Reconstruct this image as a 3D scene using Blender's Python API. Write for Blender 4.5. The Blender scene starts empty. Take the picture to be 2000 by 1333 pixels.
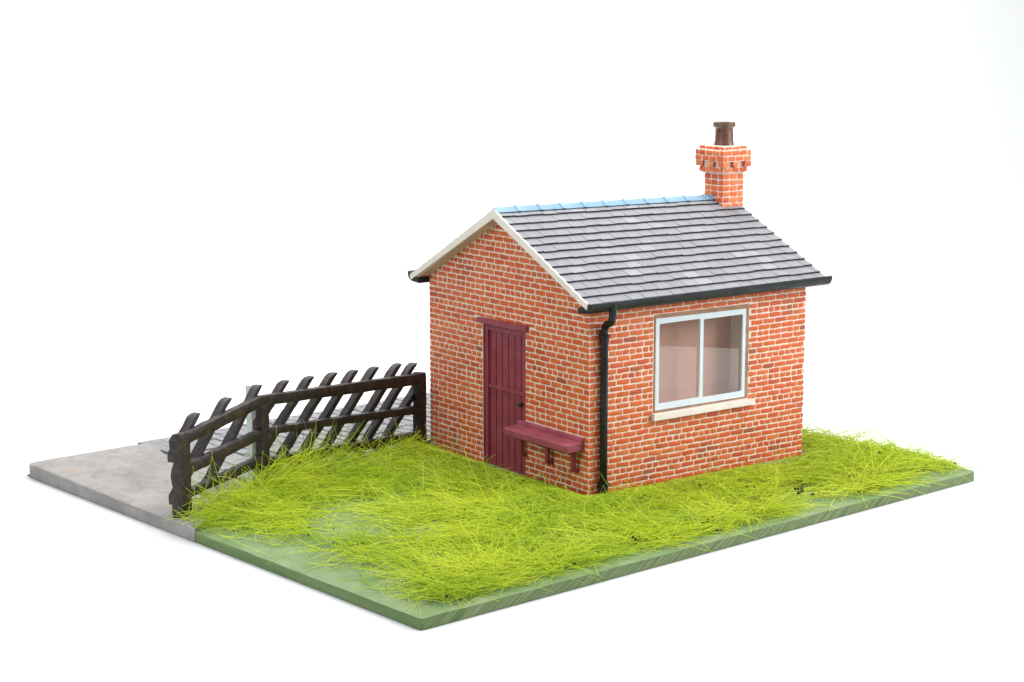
import bpy, bmesh, math, random
import numpy as np
from mathutils import Vector, Matrix, noise as mnoise
random.seed(7)
rng = np.random.default_rng(11)
S = bpy.context.scene
COL = S.collection
S.unit_settings.system = 'METRIC'
S.unit_settings.scale_length = 0.01          # one unit is one centimetre: this is a small model
R = random.uniform


# ------------------------------------------------------------------ helpers
def lin(r, g, b):
    f = lambda c: c / 12.92 if c <= .04045 else ((c + .055) / 1.055) ** 2.4
    return (f(r / 255), f(g / 255), f(b / 255), 1)


class MB:
    """collects polygons; tint and wash are per-vertex attributes of the paint"""
    def __init__(s):
        s.v, s.f, s.m, s.t, s.w = [], [], [], [], []

    def vert(s, p, tint=(1, 1, 1), wash=0.):
        s.v.append(tuple(p)); s.t.append(tint); s.w.append(wash)
        return len(s.v) - 1

    def face(s, idx, m=0):
        s.f.append(tuple(idx)); s.m.append(m)

    def prism(s, poly, fn, d0, d1, m=0, tint=(1, 1, 1), mside=None):
        """poly: 2D points; fn(a, b, d) -> 3D"""
        n = len(poly)
        a = [s.vert(fn(p[0], p[1], d0), tint) for p in poly]
        b = [s.vert(fn(p[0], p[1], d1), tint) for p in poly]
        s.face(a[::-1], m); s.face(b, m)
        for i in range(n):
            j = (i + 1) % n
            s.face((a[i], a[j], b[j], b[i]), m if mside is None else mside)

    def box(s, x0, x1, y0, y1, z0, z1, m=0, tint=(1, 1, 1)):
        s.prism([(x0, y0), (x1, y0), (x1, y1), (x0, y1)], lambda a, b, d: (a, b, d), z0, z1, m, tint)

    def tube(s, pts, rad, n=16, m=0, cap=True):
        pts = [Vector(p) for p in pts]
        rings = []
        up = Vector((0.13, .21, .97)).normalized()
        for i, p in enumerate(pts):
            t = (pts[min(i + 1, len(pts) - 1)] - pts[max(i - 1, 0)]).normalized()
            a = t.cross(Vector((1, .02, 0))).normalized()
            b = t.cross(a)
            r = rad[i] if hasattr(rad, '__len__') else rad
            rings.append([s.vert(p + (a * math.cos(k * 2 * math.pi / n) + b * math.sin(k * 2 * math.pi / n)) * r) for k in range(n)])
        for q, w in zip(rings, rings[1:]):
            for k in range(n):
                s.face((q[k], q[(k + 1) % n], w[(k + 1) % n], w[k]), m)
        if cap:
            s.face(rings[0][::-1], m); s.face(rings[-1], m)

    def lathe(s, prof, cx, cy, n=40, m=0):
        rings = [[s.vert((cx + r * math.cos(k * 2 * math.pi / n), cy + r * math.sin(k * 2 * math.pi / n), z)) for k in range(n)] for r, z in prof]
        for q, w in zip(rings, rings[1:]):
            for k in range(n):
                s.face((q[k], q[(k + 1) % n], w[(k + 1) % n], w[k]), m)
        s.face(rings[0][::-1], m); s.face(rings[-1], m)

    def build(s, name, mats, parent=None, smooth=None, bevel=0, recalc=True, subdiv=0, rough=0):
        me = bpy.data.meshes.new(name)
        me.from_pydata(s.v, [], s.f)
        if not isinstance(mats, (list, tuple)):
            mats = [mats]
        for m in mats:
            me.materials.append(m)
        me.polygons.foreach_set('material_index', s.m)
        a = me.attributes.new('tint', 'FLOAT_COLOR', 'POINT')
        a.data.foreach_set('color', [c for t in s.t for c in (*t[:3], 1)])
        a = me.attributes.new('wash', 'FLOAT', 'POINT')
        a.data.foreach_set('value', s.w)
        bm = bmesh.new(); bm.from_mesh(me)
        if recalc:
            bmesh.ops.recalc_face_normals(bm, faces=bm.faces)
        if bevel:
            es = [e for e in bm.edges if len(e.link_faces) == 2 and e.calc_face_angle(0) > .5]
            bmesh.ops.bevel(bm, geom=es, offset=bevel, segments=2, profile=.6, affect='EDGES', clamp_overlap=True)
        if subdiv:
            for _ in range(subdiv):
                es = [e for e in bm.edges if e.calc_length() > .14]
                if not es:
                    break
                bmesh.ops.subdivide_edges(bm, edges=es, cuts=1, use_grid_fill=True)
            bmesh.ops.triangulate(bm, faces=[f for f in bm.faces if len(f.verts) > 4])
        if rough:
            for v in bm.verts:
                v.co += mnoise.noise_vector(v.co * 5) * rough + mnoise.noise_vector(v.co * 16) * rough * .5
        bm.to_mesh(me); bm.free()
        if smooth is not None:
            me.polygons.foreach_set('use_smooth', [True] * len(me.polygons))
            if smooth:
                me.set_sharp_from_angle(angle=math.radians(smooth))
        o = bpy.data.objects.new(name, me)
        COL.objects.link(o)
        if parent:
            o.parent = parent
        return o


def tag(o, label=None, cat=None, group=None, kind=None):
    if label: o['label'] = label
    if cat: o['category'] = cat
    if group: o['group'] = group
    if kind: o['kind'] = kind
    return o


def empty(name, loc=(0, 0, 0), rz=0):
    o = bpy.data.objects.new(name, None)
    o.empty_display_size = .3
    COL.objects.link(o); o.location = loc; o.rotation_euler = (0, 0, rz)
    return o


def plate(name, outer, holes, fn, d0, d1, mats, parent, bevel=0):
    """flat plate with holes, extruded from d0 to d1"""
    bm = bmesh.new()
    es = []
    for loop in [outer] + holes:
        vs = [bm.verts.new((p[0], p[1], 0)) for p in loop]
        for i in range(len(vs)):
            es.append(bm.edges.new((vs[i], vs[(i + 1) % len(vs)])))
    bmesh.ops.triangle_fill(bm, use_beauty=True, use_dissolve=False, edges=es)
    r = bmesh.ops.extrude_face_region(bm, geom=bm.faces[:])
    for e in r['geom']:
        if isinstance(e, bmesh.types.BMVert):
            e.co.z = 1
    for v in bm.verts:
        v.co = Vector(fn(v.co.x, v.co.y, d0 + (d1 - d0) * v.co.z))
    bmesh.ops.recalc_face_normals(bm, faces=bm.faces)
    if bevel:
        ee = [e for e in bm.edges if len(e.link_faces) == 2 and e.calc_face_angle(0) > .5]
        bmesh.ops.bevel(bm, geom=ee, offset=bevel, segments=2, profile=.6, affect='EDGES', clamp_overlap=True)
    me = bpy.data.meshes.new(name)
    bm.to_mesh(me); bm.free()
    for m in (mats if isinstance(mats, (list, tuple)) else [mats]):
        me.materials.append(m)
    o = bpy.data.objects.new(name, me); COL.objects.link(o)
    if parent: o.parent = parent
    return o


# ------------------------------------------------------------------ materials
class NT:
    def __init__(s, name):
        s.mat = bpy.data.materials.new(name); s.mat.use_nodes = True
        s.t = s.mat.node_tree
        s.b = s.t.nodes['Principled BSDF']
        s.tc = s.n('ShaderNodeTexCoord')

    def n(s, ty, **kw):
        x = s.t.nodes.new(ty)
        for k, v in kw.items(): setattr(x, k, v)
        return x

    def l(s, a, b): s.t.links.new(a, b)

    def noise(s, scale, detail=4, rough=.55, stretch=None, rot=None, dist=0):
        x = s.n('ShaderNodeTexNoise'); x.inputs['Scale'].default_value = scale
        x.inputs['Detail'].default_value = detail; x.inputs['Roughness'].default_value = rough
        x.inputs['Distortion'].default_value = dist
        src = s.tc.outputs['Object']
        if stretch or rot:
            m = s.n('ShaderNodeMapping')
            m.vector_type = 'TEXTURE'
            if stretch: m.inputs['Scale'].default_value = tuple(1 / q for q in stretch)
            if rot: m.inputs['Rotation'].default_value = rot
            s.l(src, m.inputs['Vector']); src = m.outputs['Vector']
        s.l(src, x.inputs['Vector'])
        return x.outputs['Fac']

    def ramp(s, v, a, b, lo=0., hi=1.):
        x = s.n('ShaderNodeMapRange'); x.interpolation_type = 'SMOOTHSTEP'
        x.inputs['From Min'].default_value = a; x.inputs['From Max'].default_value = b
        x.inputs['To Min'].default_value = lo; x.inputs['To Max'].default_value = hi
        s.l(v, x.inputs['Value'])
        return x.outputs['Result']

    def math(s, op, a, b):
        x = s.n('ShaderNodeMath', operation=op)
        for i, q in enumerate((a, b)):
            if isinstance(q, (int, float)): x.inputs[i].default_value = q
            else: s.l(q, x.inputs[i])
        return x.outputs[0]

    def mix(s, fac, a, b, mode='MIX'):
        x = s.n('ShaderNodeMix', data_type='RGBA', blend_type=mode)
        for sock, q in ((x.inputs[0], fac), (x.inputs[6], a), (x.inputs[7], b)):
            if isinstance(q, (int, float)): sock.default_value = q
            elif isinstance(q, tuple): sock.default_value = q if len(q) == 4 else (*q, 1)
            else: s.l(q, sock)
        return x.outputs[2]

    def attr(s, name, out='Color'):
        x = s.n('ShaderNodeAttribute'); x.attribute_name = name
        return x.outputs[out]

    def bump(s, h, strength=.3, dist=.02):
        x = s.n('ShaderNodeBump'); x.inputs['Strength'].default_value = strength
        x.inputs['Distance'].default_value = dist
        s.l(h, x.inputs['Height']); s.l(x.outputs['Normal'], s.b.inputs['Normal'])

    def done(s, col=None, rough=.6, spec=.5):
        if col is not None:
            if isinstance(col, tuple): s.b.inputs['Base Color'].default_value = col
            else: s.l(col, s.b.inputs['Base Color'])
        if isinstance(rough, (int, float)): s.b.inputs['Roughness'].default_value = rough
        else: s.l(rough, s.b.inputs['Roughness'])
        s.b.inputs['Specular IOR Level'].default_value = spec
        return s.mat


def brick_mat(name, mortar, dirt, speck=.0, wash_amt=1.0):
    k = NT(name)
    tint, wash = k.attr('tint'), k.attr('wash', 'Fac')
    n1 = k.noise(9, 3); n2 = k.noise(34, 4, .7); n3 = k.noise(1.1, 3, .6); n4 = k.noise(70, 2)
    c = k.mix(k.ramp(n1, .35, .7, 0, .35), tint, k.mix(1., tint, (1.35, 1.25, .95, 1), 'MULTIPLY'))
    c = k.mix(k.ramp(n4, .3, .8, 0, .3), c, k.mix(1., c, (.62, .6, .6, 1), 'MULTIPLY'))
    c = k.mix(k.ramp(n3, .58, .72, 0, .55), c, dirt)
    # mortar paint left in the joints and smeared ragged over the brick edges
    e = k.math('ADD', k.math('MULTIPLY', wash, wash_amt), k.math('MULTIPLY', k.math('SUBTRACT', n2, .5), 1.25))
    w = k.ramp(e, .5 - speck, .72 - speck)
    m2 = k.mix(k.ramp(k.noise(5, 3), .35, .75, 0, .6), mortar, k.mix(1., mortar, (1.0, .82, .66, 1), 'MULTIPLY'))
    c = k.mix(w, c, m2)
    c = k.mix(k.ramp(k.noise(1.5, 5, .7), .56, .74, 0, .45), c, k.mix(1., c, (.60, .50, .44, 1), 'MULTIPLY'))
    c = k.mix(k.ramp(k.noise(60, 3, .7), .35, .75, 0, .25), c, k.mix(1., c, (.6, .55, .5, 1), 'MULTIPLY'))
    k.bump(k.noise(40, 4, .6), .35, .012)
    return k.done(c, .55, .35)


def mortar_mat(name, mortar):
    k = NT(name)
    c = k.mix(k.ramp(k.noise(5, 3), .35, .75, 0, .6), mortar, k.mix(1., mortar, (1.0, .84, .70, 1), 'MULTIPLY'))
    c = k.mix(k.ramp(k.noise(2.3, 4, .7), .62, .78, 0, .7), c, (.5, .13, .05, 1))
    c = k.mix(k.ramp(k.noise(1.5, 5, .7), .56, .74, 0, .45), c, k.mix(1., c, (.60, .50, .44, 1), 'MULTIPLY'))
    k.bump(k.noise(45, 4, .6), .4, .012)
    return k.done(c, .75, .25)


def paint(name, col, rough=.5, spec=.4, var=.18, bump=.15, bs=30, worn=None, wornamt=.75):
    k = NT(name)
    dk = tuple(x * (1 - var) for x in col[:3]) + (1,)
    lt = tuple(min(1, x * (1 + var * .7) + .004) for x in col[:3]) + (1,)
    c = k.mix(k.ramp(k.noise(3.1, 5, .65), .3, .7), dk, lt)
    c = k.mix(k.ramp(k.noise(28, 3), .4, .75, 0, .35), c, dk)
    if worn:
        c = k.mix(k.ramp(k.noise(11, 5, .75), wornamt - .06, wornamt + .04), c, worn)
    k.bump(k.noise(bs, 4, .6), bump, .015)
    return k.done(c, k.ramp(k.noise(6, 3), .3, .7, rough - .08, rough + .1), spec)


MORTAR = (.78, .67, .58, 1)
M_brick = brick_mat('brick paint', MORTAR, (.20, .085, .055, 1))
M_mortar = mortar_mat('mortar paint', MORTAR)
M_cbrick = brick_mat('chimney brick paint', (.80, .68, .58, 1), (.62, .18, .06, 1), speck=.15)
M_cream = paint('cream paint', (.74, .69, .62, 1), .5, .35, .08, .1)
M_soffit = paint('buff soffit paint', (.60, .48, .35, 1), .6, .3, .12, .15)
M_sill = paint('sill paint', (.78, .71, .64, 1), .5, .35, .07, .1)
M_maroon = paint('maroon paint', (.27, .045, .066, 1), .5, .35, .16, .2, 24)
M_bench = paint('worn lit maroon paint', (.30, .064, .088, 1), .62, .3, .2, .35, 40, (.42, .2, .22, 1), .68)  # worn specks, plus light on the upward seat put into the base
M_groove = paint('deep maroon seam', (.07, .008, .012, 1), .6, .2)
M_black = paint('gloss black paint', (.006, .007, .009, 1), .32, .35, .3, .15, 12)
M_gutter = paint('slate black paint', (.010, .015, .016, 1), .38, .3, .3, .2, 14, (.10, .12, .13, 1), .74)
M_frame = paint('pale blue white paint', (.62, .70, .76, 1), .45, .4, .05, .1)
M_ridge = paint('pale blue ridge paint', (.165, .285, .395, 1), .45, .4, .12, .25, 18)
M_post = paint('pale grey plastic', (.55, .60, .58, 1), .4, .5, .06, .1)
M_reveal = paint('bare brown edge', (.34, .20, .13, 1), .7, .2, .25, .3)
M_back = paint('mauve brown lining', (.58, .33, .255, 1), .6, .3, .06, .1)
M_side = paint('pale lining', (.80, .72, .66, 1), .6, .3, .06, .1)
M_pot = paint('rusty brown glaze', (.15, .055, .030, 1), .36, .5, .5, .4, 16, (.02, .012, .01, 1), .66)
M_rim = paint('pale worn glaze', (.15, .085, .05, 1), .36, .5, .5, .4, 22, (.04, .02, .015, 1), .64)
M_thread = paint('white fibre', (.42, .44, .42, 1), .5, .4, .05, 0)
M_crumb = paint('dark soil', (.022, .016, .012, 1), .8, .2, .5, .5)
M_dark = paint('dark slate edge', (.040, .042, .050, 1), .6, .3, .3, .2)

k = NT('slate paint')
c = k.mix(k.ramp(k.noise(4, 5, .7), .35, .7, 0, .55), k.attr('tint'), k.mix(1., k.attr('tint'), (.88, .87, .88, 1), 'MULTIPLY'))
c = k.mix(k.ramp(k.noise(42, 2), .70, .78, 0, .7), c, (.45, .45, .48, 1))
c = k.mix(k.ramp(k.noise(26, 2), .73, .80, 0, .7), c, (.06, .05, .05, 1))
k.bump(k.noise(22, 4, .6), .25, .012)
M_slate = k.done(c, .5, .4)

# dark stained wood of the fence: black-brown with rubbed brown edges
k = NT('dark stained wood')
n = k.noise(6, 5, .7, stretch=(1, 1, 1))
c = k.mix(k.ramp(n, .42, .72), (.009, .008, .008, 1), (.062, .028, .014, 1))
c = k.mix(k.ramp(k.noise(18, 5, .75), .66, .76, 0, .8), c, (.11, .07, .045, 1))
c = k.mix(k.ramp(k.noise(55, 2), .72, .78, 0, .5), c, (.24, .19, .15, 1))
k.bump(k.noise(16, 5, .7), .5, .03)
M_wood = k.done(c, k.ramp(k.noise(8, 3), .3, .7, .38, .6), .45)
k = NT('grey brown wood')
c = k.mix(k.ramp(k.noise(7, 5, .7), .35, .72), (.016, .014, .014, 1), (.052, .040, .034, 1))
c = k.mix(k.ramp(k.noise(50, 2), .72, .78, 0, .5), c, (.26, .22, .19, 1))
k.bump(k.noise(18, 5, .7), .5, .03)
M_picket = k.done(c, .48, .45)

# painted board: sage green top, sawn sides with slanting blade marks
k = NT('sage green board')
geo = k.n('ShaderNodeNewGeometry')
sep = k.n('ShaderNodeSeparateXYZ'); k.l(geo.outputs['Normal'], sep.inputs[0])
top = k.ramp(sep.outputs['Z'], .5, .8)
tc = k.mix(k.ramp(k.noise(1.3, 4, .6), .35, .7), (.135, .212, .084, 1), (.20, .262, .135, 1))
tc = k.mix(k.ramp(k.noise(14, 4, .7), .55, .8, 0, .35), tc, (.27, .33, .24, 1))
front = k.ramp(k.math('MULTIPLY', sep.outputs['Y'], -1.), .5, .8)
saw = k.noise(1.0, 5, .75, stretch=(.8, 1, 30), rot=(0, math.radians(-33), 0))
sc = k.mix(k.ramp(saw, .36, .64), (.070, .128, .040, 1), (.205, .255, .125, 1))
sc = k.mix(k.ramp(k.noise(2.2, 4, .7, stretch=(.3, 1, 4), rot=(0, math.radians(-33), 0)), .60, .72, 0, .6), sc, (.30, .30, .23, 1))
lc = k.mix(k.ramp(k.noise(1.6, 4, .6, stretch=(1, .35, 5)), .3, .7), (.092, .165, .050, 1), (.14, .205, .085, 1))
c = k.mix(top, k.mix(front, lc, sc), tc)
c = k.mix(k.ramp(k.noise(9, 5, .8), .70, .76, 0, .5), c, (.30, .27, .24, 1))
h = k.math('ADD', k.math('MULTIPLY', saw, k.math('MULTIPLY', front, 2.)), k.noise(4, 5, .6))
k.bump(h, .35, .05)
M_green = k.done(c, .5, .22)

k = NT('grey plaster')
c = k.mix(k.ramp(k.noise(.9, 5, .65), .3, .7), (.225, .213, .203, 1), (.318, .302, .289, 1))
c = k.mix(k.ramp(k.noise(2.6, 5, .75, dist=.6), .52, .72, 0, .7), c, (.19, .182, .175, 1))
c = k.mix(k.ramp(k.noise(30, 3), .72, .8, 0, .6), c, (.20, .19, .18, 1))
v = k.n('ShaderNodeVectorMath', operation='DISTANCE')
mp = k.n('ShaderNodeMapping'); mp.inputs['Location'].default_value = (-.34, -11.6 * .28, 0); mp.inputs['Scale'].default_value = (1, .28, 0)
k.l(k.tc.outputs['Object'], mp.inputs['Vector']); k.l(mp.outputs['Vector'], v.inputs[0])
st = k.math('ADD', v.outputs['Value'], k.math('MULTIPLY', k.noise(7, 3), .09))
c = k.mix(k.ramp(st, .06, .11, .8, 0), c, (.42, .24, .10, 1))
k.bump(k.noise(3.2, 6, .62, dist=.5), .8, .10)
M_plaster = k.done(c, .62, .35)

k = NT('grey setts')
c = k.mix(k.ramp(k.noise(3, 4, .65), .3, .7), (.165, .166, .172, 1), (.24, .24, .245, 1))
c = k.mix(k.ramp(k.noise(25, 3), .66, .78, 0, .5), c, (.2, .2, .2, 1))
k.bump(k.noise(10, 5, .65), .4, .03)
M_sett = k.done(c, .5, .4)
M_settgap = paint('dark joint', (.05, .05, .053, 1), .7, .2)

# static grass fibres: glossy, a little see-through
k = NT('grass fibre')
t = k.attr('tint')
k.done(t, .42, .45)
tr = k.n('ShaderNodeBsdfTranslucent'); k.l(t, tr.inputs['Color'])
ms = k.n('ShaderNodeMixShader'); ms.inputs[0].default_value = .5
k.l(k.b.outputs[0], ms.inputs[1]); k.l(tr.outputs[0], ms.inputs[2])
out = [x for x in k.t.nodes if x.type == 'OUTPUT_MATERIAL'][0]
k.l(ms.outputs[0], out.inputs['Surface'])
M_grass = k.mat

k = NT('clear plastic pane')
tr = k.n('ShaderNodeBsdfTransparent'); tr.inputs['Color'].default_value = (.95, .95, .95, 1)
gl = k.n('ShaderNodeBsdfGlossy'); gl.inputs['Roughness'].default_value = .015
lw = k.n('ShaderNodeLayerWeight'); lw.inputs['Blend'].default_value = .5
fr_ = k.math('ADD', k.math('MULTIPLY', k.math('POWER', lw.outputs['Facing'], 4.), .9), .055)
ms = k.n('ShaderNodeMixShader')
k.l(fr_, ms.inputs[0]); k.l(tr.outputs[0], ms.inputs[1]); k.l(gl.outputs[0], ms.inputs[2])
out = [x for x in k.t.nodes if x.type == 'OUTPUT_MATERIAL'][0]
k.l(ms.outputs[0], out.inputs['Surface'])
M_glass = k.mat

k = NT('white sweep')
M_white = k.done(k.mix(k.ramp(k.noise(.05, 2), .3, .7), (.60, .608, .615, 1), (.62, .625, .63, 1)), .6, .25)

# ------------------------------------------------------------------ studio sweep
TZ = -.1995
m = MB()
c0 = Vector((6, 5))
RAD = 19.3
vdir = Vector((.6556, .7551)); vr = Vector((.7551, -.6556))
# a round-fronted white sheet on the table that widens and curves up into a tall back behind the model
def P(d, s, z): q = c0 + vdir * d + vr * s; return (q.x, q.y, z)
NX = 48
rows = []
for i in range(1, 40):
    d = -RAD * math.cos(i / 39 * math.pi / 2)
    rows.append((d, math.sqrt(RAD * RAD - d * d), TZ))
rows += [(d, RAD + max(0, d - 5) * .5, TZ) for d in (3, 5, 8, 12, 18, 25, 30)]
for i in range(13):
    a = i / 12 * math.pi / 2
    rows.append((34 + 14 * math.sin(a), RAD + 15 + 6 * math.sin(a), TZ + 14 * (1 - math.cos(a))))
rows += [(48, RAD + 21, 22), (48, RAD + 21, 34), (48, RAD + 21, 46)]
vv = [[m.vert(P(d, hw * (-1 + 2 * q / NX), z)) for q in range(NX + 1)] for d, hw, z in rows]
for a, b in zip(vv, vv[1:]):
    for q in range(NX):
        m.face((a[q], a[q + 1], b[q + 1], b[q]))
o = m.build('backdrop', M_white, smooth=0)
tag(o, 'seamless white studio sweep under and behind the model', 'backdrop', kind='structure')

# ------------------------------------------------------------------ base board
LX, LY, T = 14.227, 13.044, .1995
HX, HY, HA = 6.9285, 3.6327, -.0763
W, L = 5.3275, 5.6954
FL, FK, FR = Vector((.139, 7.143)), Vector((2.487, 8.008)), Vector((6.93, 8.79))


def segd(p, a, b):
    ab = b - a; t = max(0, min(1, (p - a).dot(ab) / ab.dot(ab)))
    return (p - a - ab * t).length, t


def sstep(x, a, b):
    t = max(0, min(1, (x - a) / (b - a))); return t * t * (3 - 2 * t)


def fence_y(x):
    pts = [(-1, 6.72), (FL.x, FL.y), (FK.x, FK.y), (FR.x, FR.y), (15, 9.3)]
    for (xa, ya), (xb, yb) in zip(pts, pts[1:]):
        if xa <= x <= xb:
            return ya + (yb - ya) * (x - xa) / (xb - xa)
    return 9.3


def mound(x, y):
    p = Vector((x, y))
    best = 0
    for a, b, ha, hb in ((FL, FK, 0.0, .27), (FK, FR, .27, .04)):
        d, t = segd(p, a, b)
        h = ha + (hb - ha) * t
        wd = .2 if y > fence_y(x) else 1.0
        best = max(best, h * math.exp(-(d / wd) ** 2))
    best *= sstep(x, .02, .8)
    return best


def ground_z(x, y):
    return mound(x, y) + .012 * mnoise.noise(Vector((x * 1.3, y * 1.3, 3)))


def rounded_rect(x0, x1, y0, y1, rads, n=7):
    """corner radii in the order (x0y0, x1y0, x1y1, x0y1)"""
    out = []
    for (cx, cy, sx, sy, r, a0) in ((x0, y0, 1, 1, rads[0], 180), (x1, y0, -1, 1, rads[1], 270), (x1, y1, -1, -1, rads[2], 0), (x0, y1, 1, -1, rads[3], 90)):
        if r <= 0:
            out.append((cx, cy)); continue
        for i in range(n + 1):
            a = math.radians(a0 + 90 * i / n)
            out.append((cx + sx * r + r * math.cos(a), cy + sy * r + r * math.sin(a)))
    return out


def slab(name, outline, step, z_of, zb, mat, parent, edge=.02, lump=0):
    """a slab with a gridded top that follows z_of, cut to a convex outline"""
    xs = [p[0] for p in outline]; ys = [p[1] for p in outline]
    bm = bmesh.new()
    nx = int((max(xs) - min(xs)) / step) + 2; ny = int((max(ys) - min(ys)) / step) + 2
    g = [[bm.verts.new((min(xs) - .01 + i * step, min(ys) - .01 + j * step, 0)) for j in range(ny + 1)] for i in range(nx + 1)]
    for i in range(nx):
        for j in range(ny):
            bm.faces.new((g[i][j], g[i + 1][j], g[i + 1][j + 1], g[i][j + 1]))
    n = len(outline)
    for i in range(n):
        a = Vector((*outline[i], 0)); b = Vector((*outline[(i + 1) % n], 0))
        e = b - a
        if e.length < 1e-5: continue
        nrm = Vector((e.y, -e.x, 0)).normalized()
        bmesh.ops.bisect_plane(bm, geom=bm.verts[:] + bm.edges[:] + bm.faces[:], dist=1e-5, plane_co=a, plane_no=nrm, clear_outer=True)
    bnd = [e for e in bm.edges if len(e.link_faces) == 1]
    r = bmesh.ops.extrude_edge_only(bm, edges=bnd)
    low = [v for v in r['geom'] if isinstance(v, bmesh.types.BMVert)]
    lowset = set(low)
    for v in bm.verts:
        if v not in lowset:
            v.co.z = z_of(v.co.x, v.co.y)
    # a worn edge: drop the rim of the top slightly
    rim = set()
    for e in bnd:
        rim.update(e.verts)
    for v in rim:
        if v not in lowset:
            v.co.z -= edge * (.6 + .5 * mnoise.noise(v.co * 2.3))
    for v in low:
        v.co.z = zb
    be = [e for e in bm.edges if len(e.link_faces) == 1]
    bmesh.ops.edgeloop_fill(bm, edges=be)
    bmesh.ops.recalc_face_normals(bm, faces=bm.faces)
    me = bpy.data.meshes.new(name); bm.to_mesh(me); bm.free()
    me.materials.append(mat)
    me.polygons.foreach_set('use_smooth', [True] * len(me.polygons))
    me.set_sharp_from_angle(angle=math.radians(35))
    o = bpy.data.objects.new(name, me); COL.objects.link(o); o.parent = parent
    return o


board = empty('base_board', (0, 0, TZ))
tag(board, 'thin sage green and grey display board the whole model stands on', 'base board')
HB = -TZ   # board parts are built with the board top at HB above the empty
slab('green_panel', rounded_rect(0, LX, 0, LY, (.06, .10, .15, .30)), .11, lambda x, y: HB + ground_z(x, y), .014, M_green, board, .018)
m = MB(); m.box(.035, LX - .035, .035, LY - .035, 0, .02); m.build('underside', M_dark, board)  # dark inset slab added to draw the shadow line under the board
XG = 2.56
def plaster_z(x, y):
    p = Vector((x * .9, y * .9, 1.7))
    lump = .085 * mnoise.noise(p) + .055 * mnoise.noise(p * 3.1) + .026 * mnoise.noise(p * 8)
    e = min(x, LY - y)
    return HB + .085 + lump * sstep(e, 0, .5) - .03 * (1 - sstep(e, 0, .3)) + .05 * sstep(y, 8, LY) * sstep(LY - y, .0, .6)
yl = 6.42
pl = [(-.012, 6.5), (XG - .045, 8.2)] + [(XG - .045, LY + .012)]
rr = rounded_rect(-.012, XG, 6.4, LY + .012, (0, 0, 0, .32))
pl += [p for p in rr if p[0] < .5 and p[1] > LY - .6]
slab('plaster_slab', pl, .055, plaster_z, .013, M_plaster, board, .03)

# paving behind the fence: rows of worn setts on a dark bed
m = MB()
bed = [(XG + .01, 8.35), (FK.x + .35, 8.36), (FR.x, 9.22), (11.5, 9.6), (11.5, LY - .02), (XG + .01, LY - .02)]
m.prism(bed, lambda a, b, d: (a, b, d), HB + .004, HB + .03, 1)
x = XG + .02
row = 0
while x < 11.2:
    wd = R(.26, .33) if row > 1 else .62
    if row == 0: wd = .50
    y = 8.2 + R(0, .3) if row > 1 else 8.2
    while y < LY - .03:
        ln = R(.42, .62) if row > 1 else R(1.4, 2.2)
        y1 = min(y + ln, LY - .02)
        xm = x + wd / 2
        low = max(y, fence_y(xm) + .33)
        if y1 - low > .08:
            z = HB + .085 + R(-.01, .012) + .03 * sstep(y, 9, LY)
            g = .016
            pts = [(x + g, low + g), (x + wd - g, low + g + R(-.015, .015)), (x + wd - g, y1 - g), (x + g, y1 - g + R(-.015, .015))]
            a = [m.vert((p[0], p[1], HB + .02)) for p in pts]
            cx, cy = sum(p[0] for p in pts) / 4, sum(p[1] for p in pts) / 4
            b = [m.vert((p[0], p[1], z - .018)) for p in pts]
            cI = [m.vert((p[0] + (cx - p[0]) * .07, p[1] + (cy - p[1]) * .05, z + R(-.006, .006))) for p in pts]
            for q, w in ((a, b), (b, cI)):
                for i in range(4):
                    m.face((q[i], q[(i + 1) % 4], w[(i + 1) % 4], w[i]))
            m.face(cI)
        y = y1
    x += wd; row += 1
m.build('paving', [M_sett, M_settgap], board)

# ------------------------------------------------------------------ the house
house = empty('brick_hut', (HX, HY, 0), HA)
tag(house, 'small orange brick hut with grey slate roof, chimney and maroon door', 'building')
AY = 2.64
def zr(y): return 5.31 - (.512 * (AY - y) if y < AY else .545 * (y - AY))
CO = 31
CH = 3.585 / CO


def in_tint(bright=1.0):
    r = random.random()
    if r < .66: c = (.60, .116, .030)
    elif r < .86: c = (.62, .145, .045)
    elif r < .988: c = (.52, .092, .032)
    else: c = (.36, .085, .045)
    j = R(.94, 1.07) * bright
    return (min(c[0] * j, .9), c[1] * j * R(.9, 1.12), c[2] * j * R(.85, 1.2))


def one_brick(m, fn, u0, u1, v0, v1, h, tintf, jit=.006):
    if u1 - u0 < .03 or v1 - v0 < .03: return
    t = tintf()
    rc = min(.014, (u1 - u0) * .2)
    nu = 3 if u1 - u0 > .2 else 2
    ring = [(u0, v0 + rc), (u0 + rc, v0)]
    ring += [(u0 + (u1 - u0) * i / nu, v0) for i in range(1, nu)]
    ring += [(u1 - rc, v0), (u1, v0 + rc), (u1, v1 - rc), (u1 - rc, v1)]
    ring += [(u1 - (u1 - u0) * i / nu, v1) for i in range(1, nu)]
    ring += [(u0 + rc, v1), (u0, v1 - rc)]
    cu, cv = (u0 + u1) / 2, (v0 + v1) / 2
    ring = [(a + R(-jit, jit), b + R(-jit, jit)) for a, b in ring]
    ins = .011
    def inn(a, b): return (a + (ins if a < cu else -ins) * min(1, abs(a - cu) / (.25 * (u1 - u0))), b + (ins if b < cv else -ins))
    hh = h * R(.8, 1.15)
    A = [m.vert(fn(a, b, -.006), t, R(.9, 1.0)) for a, b in ring]
    B = [m.vert(fn(a, b, hh * .72), t, R(.36, .6)) for a, b in ring]
    C = [m.vert(fn(*inn(a, b), hh + R(-.002, .002)), t, R(.0, .22)) for a, b in ring]
    n = len(ring)
    for q, w in ((A, B), (B, C)):
        for i in range(n):
            m.face((q[i], q[(i + 1) % n], w[(i + 1) % n], w[i]))
    m.face(C)


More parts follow.
